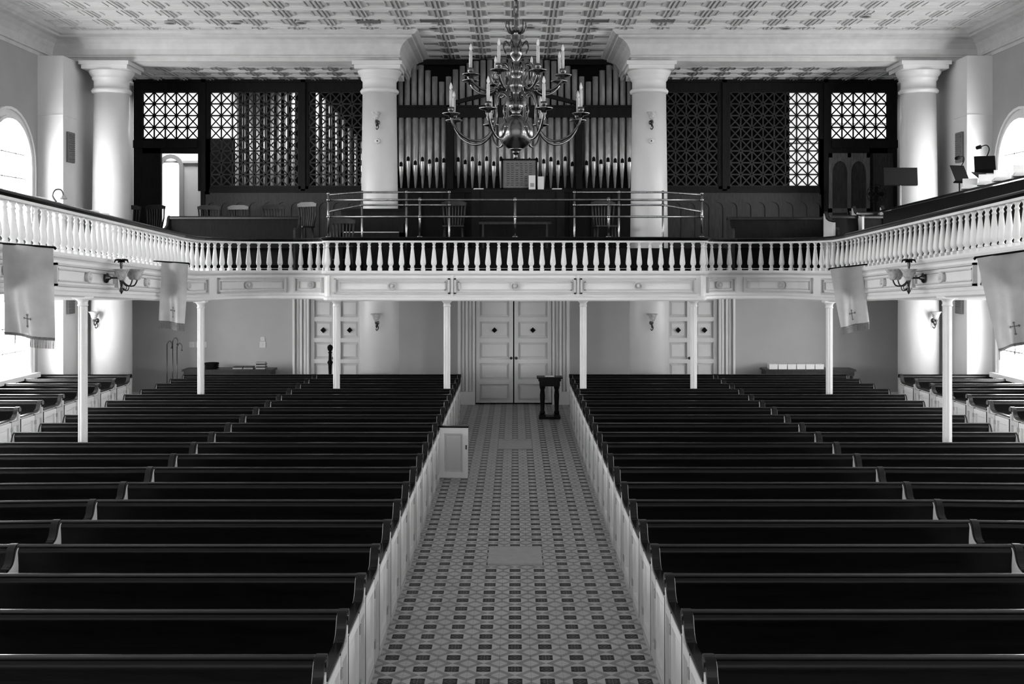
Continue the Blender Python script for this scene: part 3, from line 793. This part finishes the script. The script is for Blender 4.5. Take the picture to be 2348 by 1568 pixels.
# music stands
def mstand(x,y,z0,h,w,lamp,tilt=0.5,rz=0.0):
    t=thing('music_stand',(x,y,z0),'black metal music stand with clip-on lamp' if lamp else 'large black metal music stand facing the choir','music stand',group='music stands',rot=rz)
    m=MB().tube([(0,0,.05),(0,0,h-.1)],.012,8)
    part(t,'stand_pole',m,GRAYP if not lamp else BRASSD)
    m=MB()
    for k in range(3):
        a=k*2.1; m.tube([(0,0,.22),(.25*math.cos(a),.25*math.sin(a),.01)],.009,6)
    part(t,'tripod_base',m,BLACK)
    hd=.17 if not lamp else .14
    R=Matrix.Translation((0,0,h))@Matrix.Rotation(-tilt,4,'X')
    m=MB(); m.box(-w/2,w/2,-.01,.0,-hd,hd,M=R); m.box(-w/2,w/2,-.0,.06,-hd-.01,-hd+.005,M=R)
    part(t,'music_desk',m,BLACK)
    if lamp:
        m=MB().tube(smooth_pts([(.03,0,h+.10),(.06,-.03,h+.2),(.02,-.06,h+.26),(-.06,-.06,h+.24)],4),.008,6)
        m.lathe([(.0,0),(.025,.01),(.03,.08),(0,.09)],10,M=Matrix.Translation((-.13,-.06,h+.22))@Matrix.Rotation(math.radians(75),4,'Y'))
        part(t,'clip_lamp',m,BLACK)
mstand(wx(2065,21.4),21.4,2.93,wz(404,21.4)-2.93,.66,False,.1)
mstand(wx(2200,17.2),17.2,2.98,wz(397,17.2)-2.98,.26,True,.5,.3)
mstand(wx(2258,16.2),16.2,3.03,wz(374,16.2)-3.03,.29,True,.7,-.35)
mstand(wx(2243,15.6)+.12,15.6,3.06,wz(412,15.6)-3.06,.34,False,.9,.6)
mstand(wx(2334,14.2)+.3,14.2,3.13,wz(345,14.2)-3.13,.27,True,.5,-.4)
# fan
t=thing('pedestal_fan',(wx(2008,22.9),22.9,FZ),'black round pedestal fan on the choir platform','fan')
part(t,'fan_stand',MB().tube([(0,0,0),(0,0,1.05)],.015,8).lathe([(.16,0),(.16,.02),(.03,.05)],20),BLACK)
m=MB()
for r in (.08,.14,.2): m.tube([(r*math.cos(a*math.pi/10),-.05,1.15+r*math.sin(a*math.pi/10)) for a in range(20)],.005,6,closed=True)
for k in range(12):
    a=k*math.pi/6; m.tube([(0,-.08,1.15),(.2*math.cos(a),-.04,1.15+.2*math.sin(a)),(.19*math.cos(a),.04,1.15+.19*math.sin(a))],.004,5)
part(t,'fan_cage',m,BLACK)
m=MB()
for k in range(4):
    a=k*math.pi/2; R=Matrix.Translation((0,-.03,1.15))@Matrix.Rotation(a,4,'Y')@Matrix.Rotation(.4,4,'X')
    m.prismy([(.02,-.03),(.15,-.05),(.17,0),(.14,.05),(.02,.03)],-.003,.003,M=R)
part(t,'fan_blade',m,BLACK)
# gooseneck lamp on rail
t=thing('desk_lamp',(wx(140,13.0)-.05,13.0,3.51+off(13.0)-.0),'small metal gooseneck lamp on the balcony handrail','lamp')
part(t,'lamp_base',MB().lathe([(.05,0),(.05,.015),(.02,.025)],14),BRASSC)
part(t,'lamp_neck',MB().tube(smooth_pts([(0,0,.02),(-.05,0,.1),(-.02,0,.17),(.05,0,.17),(.08,0,.1)],5),.01,8),BRASSC)
part(t,'lamp_shade',MB().lathe([(.015,.05),(.045,0),(.04,0),(.012,.045)],14,c=(.08,0,.06)),GRAYP)
for px,y in ((85,12.4),(205,14.0),(228,14.35)):
    single('hymn_booklet',MB().box(-.05,.05,-.12,.12,0,.012).box(-.045,.045,-.11,.115,.012,.02),PAPER,'thin white booklet lying on black handrail','booklet',group='booklets on handrail',loc=(-5.43,y,3.512+off(y)))

# ---------------------------------------------------------------- chandelier
CX=.01; CY=12.0; GZ=4.51
ch_=thing('chandelier',(CX,CY,GZ),'large two-tier brass candle chandelier on chain','chandelier')
part(ch_,'globe',MB().lathe([(.195*math.sin(math.pi*k/24),-.195*math.cos(math.pi*k/24)) for k in range(25)],40),BRASSG)
part(ch_,'finial',MB().lathe([(0,-.29),(.012,-.28),(.02,-.26),(.012,-.245),(.03,-.235),(.045,-.22),(.04,-.205),(.06,-.19),(.08,-.18),(.05,-.165)],20),BRASSC)
part(ch_,'stem',MB().lathe([(.05,.17),(.07,.185),(.05,.2),(.04,.215),(.075,.25),(.09,.3),(.075,.34),(.05,.36),(.065,.38),(.04,.4),(.035,.44),(.07,.49),(.08,.53),(.06,.57),(.045,.6),(.075,.64),(.085,.68),(.06,.73),(.04,.75),(.03,.79),(.06,.84),(.075,.89),(.055,.95),(.03,.99),(.045,1.01),(.02,1.04),(.018,1.1),(.04,1.13),(.02,1.16),(.014,1.25),(.025,1.29),(0,1.31)],24),BRASSC)
def scroll(pts): return smooth_pts([(r,0,z) for r,z in pts],5)
lowp=[(.06,.34),(.13,.43),(.2,.42),(.235,.33),(.235,.2),(.27,.04),(.37,-.08),(.5,-.11),(.64,-.05),(.73,.06),(.755,.15)]
curl=[(.26,.08),(.31,.12),(.35,.2),(.32,.27),(.27,.25),(.28,.2)]
upp=[(.06,.66),(.11,.75),(.17,.75),(.2,.68),(.19,.58),(.24,.48),(.33,.44),(.43,.46),(.51,.52),(.54,.58)]
curl2=[(.2,.53),(.26,.57),(.28,.63),(.25,.67),(.22,.64)]
def arm(par,pts,cl,R,zc,ang):
    m=MB().tube(scroll(pts),.0135,8); m.tube(scroll(cl),.008,6)
    m.lathe([(0,-.025),(.022,-.01),(.022,.01),(0,.025)],8,c=(pts[5][0],0,pts[5][1]))
    a=part(par,'arm',m,BRASSC,rot=(0,0,ang))
    part(a,'drip_pan',MB().lathe([(.015,zc-.03),(.03,zc-.02),(.03,zc-.005),(.085,zc+.005),(.1,zc+.02),(.095,zc+.022),(.04,zc+.012),(.025,zc+.02),(.022,zc+.035),(.034,zc+.05),(.036,zc+.085),(.02,zc+.085)],18,c=(R,0,0)),BRASSC,'round bronze drip pan')
    part(a,'candle',MB().lathe([(.017,zc+.08),(.017,zc+.27),(.008,zc+.275)],12,c=(R,0,0)),CANDLE,'ivory candle tube')
    part(a,'bulb',MB().lathe([(.008,zc+.27),(.016,zc+.29),(.017,zc+.305),(.009,zc+.335),(0,zc+.355)],10,c=(R,0,0)),FLAMEB,'flame-shaped bulb')
for k in range(8):
    arm(ch_,lowp,curl,.755,.155,math.radians(22.5+45*k))
    arm(ch_,upp,curl2,.54,.585,math.radians(22.5+45*k+3))
m=MB()
for k in range(8):
    a=math.radians(45*k); ca,sa=math.cos(a),math.sin(a)
    pts=smooth_pts([(.02*ca,.02*sa,1.12),(.07*ca,.07*sa,1.1),(.11*ca,.11*sa,1.16),(.10*ca,.10*sa,1.23)],4)
    n=len(pts); m.tube(pts,[.016*(1-.85*i/(n-1)) for i in range(n)],6)
    a+=.39; ca,sa=math.cos(a),math.sin(a)
    m.tube(smooth_pts([(.05*ca,.05*sa,.92),(.12*ca,.12*sa,1.0),(.15*ca,.15*sa,.93),(.12*ca,.12*sa,.88)],4),.008,6)
part(ch_,'leaf_crown',m,BRASSD)
m=MB(); z=1.31; k=0
while z<3.08:
    R=Matrix.Translation((0,0,z+.04))@Matrix.Rotation(math.pi/2*(k%2),4,'Z')
    m.tube([(.022*math.cos(q*math.pi/8),0,.045*math.sin(q*math.pi/8)) for q in range(16)],.007,6,M=R,closed=True); z+=.072;k+=1
m.lathe([(.0,3.07),(.06,3.08),(.12,3.11),(.12,3.12)],20)
part(ch_,'chain',m,BRASSD)

# ---------------------------------------------------------------- sconces
def shade_m(c,k):
    m=MB(); m.lathe([(.02*k,0),(.035*k,.01*k),(.055*k,.05*k),(.06*k,.08*k),(.085*k,.12*k),(.1*k,.13*k),(.095*k,.132*k),(.055*k,.085*k),(.05*k,.05*k),(.03*k,.012*k)],18,c=c); return m
def sconce(x,y,z,lab):
    t=thing('wall_sconce',(x,y,z),lab,'wall lamp',group='column sconces')
    part(t,'back_plate',MB().lathe([(.05,0),(.045,.02),(.02,.03),(0,.032)],14,M=Matrix.Rotation(math.radians(90),4,'X')),BRASSD)
    part(t,'arm',MB().tube(smooth_pts([(0,-.02,0),(0,-.1,-.09),(0,-.17,-.06),(0,-.17,.02)],5),.013,8).tube(smooth_pts([(0,-.05,-.02),(.03,-.06,-.1),(0,-.08,-.15),(-.02,-.06,-.12)],4),.010,6).lathe([(0,-.06),(.02,-.04),(.03,-.02),(.015,0)],10,c=(0,-.17,.03)),BRASSD)
    part(t,'lamp_shade',shade_m((0,-.17,.03),1.2),SHADE,'etched glass tulip shade')
for x in (-2.77,2.74):
    sconce(x,21.95,wz(280,21.9),'small bronze sconce with glass tulip shade on upper column')
    sconce(x,21.92,wz(740,21.9),'small bronze sconce with glass tulip shade on lower column')
    t=thing('round_medallion',(x,21.93,wz(323,21.9)),'small white round plate on the column','plate',group='column plates')
    part(t,'plate_disc',MB().lathe([(.06,0),(.055,.025),(0,.03)],16,M=Matrix.Rotation(math.radians(90),4,'X')),COLW)
    part(t,'plate_knob',MB().lathe([(.015,0.03),(.01,.045),(0,.05)],8,M=Matrix.Rotation(math.radians(90),4,'X')),BLACK)
for x in (-8.25,8.25):
    sconce(x+(-.15 if x<0 else .15),21.93,wz(735,21.9),'small bronze sconce with glass tulip shade on lower column')
def gas(sx,y):
    z=2.68+off(y)
    t=thing('gas_bracket_lamp',(sx*5.40,y,z),'ornate bronze double-arm bracket lamp with frosted glass shades','wall lamp',group='balcony front lamps')
    q=-sx
    part(t,'back_plate',MB().lathe([(.07,0),(.065,.02),(.03,.035),(.02,.06)],14,M=Matrix.Rotation(math.radians(90)*q,4,'Y')),BRASSD)
    m=MB()
    m.tube([(0,0,0),(q*.2,0,0)],.013,8); m.lathe([(0,-.22),(.012,-.2),(.028,-.17),(.014,-.12),(.022,-.06),(.035,0),(.02,.05),(.012,.1),(.022,.2),(.01,.24)],14,c=(q*.2,0,0))
    for ang in (-1.2,1.2,0.0):
        ca,sa=q*math.cos(ang),math.sin(ang)
        pts=[(q*.2,0,-.02),(q*.2+.08*ca,.08*sa,-.1),(q*.2+.17*ca,.17*sa,-.1),(q*.2+.21*ca,.21*sa,-.03)]
        m.tube(smooth_pts(pts,5),.010,8)
        m.tube(smooth_pts([(q*.2,0,-.12),(q*.2+.07*ca,.07*sa,-.17),(q*.2+.1*ca,.1*sa,-.12),(q*.2+.06*ca,.06*sa,-.08)],4),.007,6)
    part(t,'bracket_arms',m,BRASSD)
    m=MB()
    for k in range(8):
        a=k*math.pi/4; ca,sa=math.cos(a),math.sin(a); cx_=q*.2
        m.tube([(cx_,0,.2),(cx_+.04*ca,.04*sa,.24),(cx_+.08*ca,.08*sa,.235),(cx_+.095*ca,.095*sa,.2)],[.012,.015,.012,.003],6)
    part(t,'leaf_top',m,BLACK)
    for ang in (-1.2,0,1.2):
        c=(q*.2+.21*q*math.cos(ang),.21*math.sin(ang),-.03)
        part(t,'lamp_shade',shade_m(c,1.15),SHADE,'frosted glass tulip shade')
gas(-1,14.4); gas(1,14.4)

# ---------------------------------------------------------------- banners
def banner(sx,y,zin,zout,xin,xout,h,swx,lab,wave,ck=1.0):
    t=thing('hanging_banner',(sx*(xin+xout)/2,y,(zin+zout)/2),lab,'banner',group='banners on the balcony front')
    w=xout-xin; nx,nz=24,18
    def P_(u,v,o=0):
        x=sx*(-w/2+u*w*(1-.08*v)+swx*v); z=(zin-zout)/2*(1-2*u)-v*h*(1-.02*u)
        return (x,-o+.045*math.sin(u*8+wave+v*1.5)*(0.25+v)-.05*v,z)
    vs=[P_(i/nx,j/nz) for j in range(nz+1) for i in range(nx+1)]
    fs=[(j*(nx+1)+i,j*(nx+1)+i+1,(j+1)*(nx+1)+i+1,(j+1)*(nx+1)+i) for j in range(nz) for i in range(nx)]
    m=MB().add(vs,fs,True); part(t,'banner_cloth',m,CLOTH)
    fr=MB()
    for k in range(60):
        u=k/60; a=Vector(P_(u,1.0,.004)); b_=Vector(P_(u+.010,1.0,.004)); d=Vector((random.uniform(-.004,.004),-.004,-.085)); up_=Vector((0,0,.02))
        fr.add([a+up_,b_+up_,b_+d,a+d],[(0,1,2,3)])
    for k in range(24):
        u=k/24; u2=(k+1)/24; fr.add([P_(u,.968,.006),P_(u2,.968,.006),P_(u2,.985,.006),P_(u,.985,.006)],[(0,1,2,3)])
    part(t,'fringe',fr,FRINGE,'thin fringe along hem')
    c=MB()
    uc,vc=.50,.81
    def pl(u0,u1,v0,v1):
        u0,u1=uc+u0*ck,uc+u1*ck; v0,v1=vc+v0*ck,vc+v1*ck
        c.add([P_(u0,v0,.008),P_(u1,v0,.008),P_(u1,v1,.008),P_(u0,v1,.008)],[(0,1,2,3)])
    pl(-.010,.010,-.075,.075); pl(-.1,0,-.033,-.022); pl(0,.1,-.033,-.022)
    for (du,dv) in ((0,-.075),(0,.075),(-.1,-.028),(.1,-.028)):
        for (a,b_) in ((0,0),(.02,0),(-.02,0),(0,.011),(0,-.011)):
            pl(du+a-.011,du+a+.011,dv+b_-.006,dv+b_+.006)
    part(t,'cross_emblem',c,EMB,'dark embroidered budded cross')
    r=MB().tube([Vector(P_(-.04,0))+Vector((0,.0,.01)),Vector(P_(1.0,0))+Vector((sx*.12,0,.01))],.011,8)
    r.lathe([(0,-.02),(.018,0),(0,.02)],8,c=tuple(Vector(P_(-.04,0))))
    part(t,'banner_rod',r,BLACK)
banner(-1,11.4,wz(569,11.4),wz(558,11.4),4.83,5.37,.97,-.02,'white satin banner with small cross and fringe',0.3,.8)
banner(-1,16.5,wz(605,16.5),wz(600,16.5),4.95,5.35,.93,.04,'white satin banner with small cross and fringe',1.5)
banner(1,16.8,wz(617,16.8),wz(607,16.8),4.86,5.33,.92,.14,'white satin banner swinging sideways with cross',2.2)
banner(1,11.4,wz(592,11.4),wz(572,11.4),4.83,5.36,.97,.18,'white satin banner swinging sideways with cross',3.0,.8)

# ---------------------------------------------------------------- under the balcony furniture
def table(x0,x1,y,h,lab):
    L=x1-x0; t=thing('side_table',((x0+x1)/2,y,0),lab,'table',group='side tables')
    part(t,'table_top',MB().box(-L/2,L/2,-.25,.25,h-.04,h).box(-L/2+.03,L/2-.03,-.22,.22,h-.14,h-.04),WOOD2)
    for a in (-1,1):
        for b_ in (-1,1):
            part(t,'table_leg',MB().lathe([(.025,0),(.03,.1),(.022,.15),(.035,.3),(.03,h-.25),(.035,h-.14)],10,c=(a*(L/2-.08),b_*.18,0)),WOOD2)
table(wx(425,23.3),wx(630,23.3),23.3,.80,'narrow dark wood side table against the back wall')
table(wx(1748,23.3),wx(1955,23.3),23.3,.80,'narrow dark wood side table with white boxes')
single('offering_plate',MB().lathe([(.1,0),(.15,.02),(.15,.035),(.1,.035),(.15,.055),(.15,.07),(.1,.07),(.15,.09),(.15,.13),(.12,.13),(.1,.1)],20),BLACK,'stacked dark offering plates on the side table','plate',loc=(wx(487,23.3),23.25,.80))
for i,(px,n) in enumerate(((600,5),(572,2),(548,2))):
    for k in range(n):
        w=.1; single('hymnal',MB().box(-w,w,-.08,.08,0,.028),WOOD2 if k%2 else GRAYP,'closed hymnal stacked on the side table','book',group='books on the side table',loc=(wx(px,23.3)+.01*(k%2),23.25,.80+k*.029))
for k in range(6):
    t=thing('white_box',(wx(1770+k*21,23.3),23.25,.80),'small white lidded cardboard box on side table','box',group='white boxes on the side table')
    part(t,'box_body',MB().box(-.088,.088,-.1,.1,0,.075),PAPER); part(t,'box_lid',MB().box(-.092,.092,-.105,.105,.075,.105),PAPER)
# candle lighters
for px,h in ((383,1.35),(396,1.42),(406,1.30)):
    t=thing('candle_lighter',(wx(px,22.9),22.9,0),'tall thin brass candle lighter pole with hooked top','candle lighter',group='candle lighters')
    part(t,'pole',MB().tube([(0,0,.02),(0,0,h)],.01,8).lathe([(.08,0),(.08,.015),(.02,.03)],14),BRASSD)
    part(t,'snuffer_hook',MB().tube(smooth_pts([(0,0,h),(.05,0,h+.07),(.1,0,h+.02),(.1,0,h-.05)],4),.009,6).lathe([(.025,-.04),(.008,0)],10,c=(.1,0,h-.05)),BRASSD)
# newel
single('newel_post',MB().lathe([(.07,0),(.07,.05),(.035,.08),(.03,.6),(.05,.65),(.03,.7),(.04,.95),(.06,1.0),(.035,1.04),(.03,1.18),(.045,1.2),(.025,1.22),(.05,1.26),(.06,1.3),(.05,1.34),(0,1.37)],16),BLACK,'black turned post with ball finial behind pews','post',loc=(wx(757,22.6),22.6,0))
# lectern stand
t=thing('lectern_stand',(.68,21.5,0),'small dark wood stand with turned legs in the aisle','stand')
part(t,'stand_top',MB().box(-.25,.25,-.17,.17,.79,.82).box(-.22,.22,-.15,.15,.74,.79).box(-.2,.2,-.14,.14,.64,.74),WOOD)
for s in (-1,1): part(t,'stand_leg',MB().lathe([(.045,.08),(.055,.12),(.04,.15),(.045,.3),(.052,.45),(.04,.56),(.055,.6),(.055,.64)],14,c=(s*.14,0,0)),WOOD)
part(t,'stand_base',MB().box(-.21,.21,-.16,.16,0,.05).box(-.2,-.08,-.13,.13,.05,.08).box(.08,.2,-.13,.13,.05,.08),WOOD)
part(t,'open_book',MB().box(-.09,.09,-.07,.07,.82,.835),PAPER,'small pale book')
# switch plates
for i,(px,pyy,w,h) in enumerate(((440,790,.12,.12),(461,790,.24,.12),(602,790,.13,.13),(602,777,.09,.09))):
    z=wz(pyy,23.68)
    single('switch_plate',MB().box(-w/2,w/2,-.015,0,-h/2,h/2).box(-.01,.01,-.03,-.015,-.015,.015),PLATE,'ivory light switch plate on gray wall','switch',group='switch plates',loc=(wx(px,23.68),23.7,z))
# floor plates
for y0,y1 in ((11.1,11.8),(17.9,18.8)):
    m=MB().box(-.28,.28,y0,y1,0.001,.012)
    m.box(-.27,.27,y0+.01,y0+.02,.012,.016); m.box(-.27,.27,y1-.02,y1-.01,.012,.016)
    for k in range(20): m.box(-.255+k*.026,-.251+k*.026,y0+.05,y1-.05,.012,.013)
    single('floor_plate',m,PLATEM,'flat pale metal floor plate in tiled aisle','floor plate',group='floor plates')
# ceiling fixtures
for px,pyy in ((390,48),(540,48),(690,47),(1985,33),(1802,60),(1362,60),(995,60),(1215,58)):
    y=F*(CZ-CH)/(598-pyy); x=wx(px,y)
    t=thing('recessed_light',(x,y,CZ-.02),'round recessed ceiling light with trim ring','ceiling light',group='recessed lights')
    part(t,'trim_ring',MB().lathe([(.10,.02),(.11,-.025),(.10,-.035),(.075,-.02)],20),GRAYP)
    part(t,'lamp_lens',MB().lathe([(.0,-.022),(.075,-.022),(.075,-.01)],20),WOOD2)
for px,pyy in ((845,46),(990,44),(1150,42),(1225,42),(1370,44),(1520,44)):
    y=F*(CZ-CH)/(598-pyy); x=wx(px,y)
    m=MB()
    for k in range(6): m.box(-.2,.2,-.10+k*.036,-.085+k*.036,-.012,0)
    m.box(-.22,-.2,-.12,.12,-.012,0.03); m.box(.2,.22,-.12,.12,-.012,0.03)
    single('ceiling_grille',m,VENTM,'rectangular dark ceiling air grille','vent',group='ceiling grilles',loc=(x,y,CZ-.03))

# ---------------------------------------------------------------- world, camera
w=bpy.data.worlds.new('overcast'); scene.world=w; w.use_nodes=True
w.node_tree.nodes['Background'].inputs[0].default_value=(1,1,1,1); w.node_tree.nodes['Background'].inputs[1].default_value=1.15
cam=bpy.data.cameras.new('camera'); co=bpy.data.objects.new('camera',cam); COL.objects.link(co)
co.location=(0,0,CH); co.rotation_euler=(math.radians(90),0,0)
cam.sensor_width=36; cam.lens=36*F/2348; cam.shift_x=-7/2348; cam.shift_y=-186/2348
cam.clip_start=0.1; cam.clip_end=200
scene.camera=co
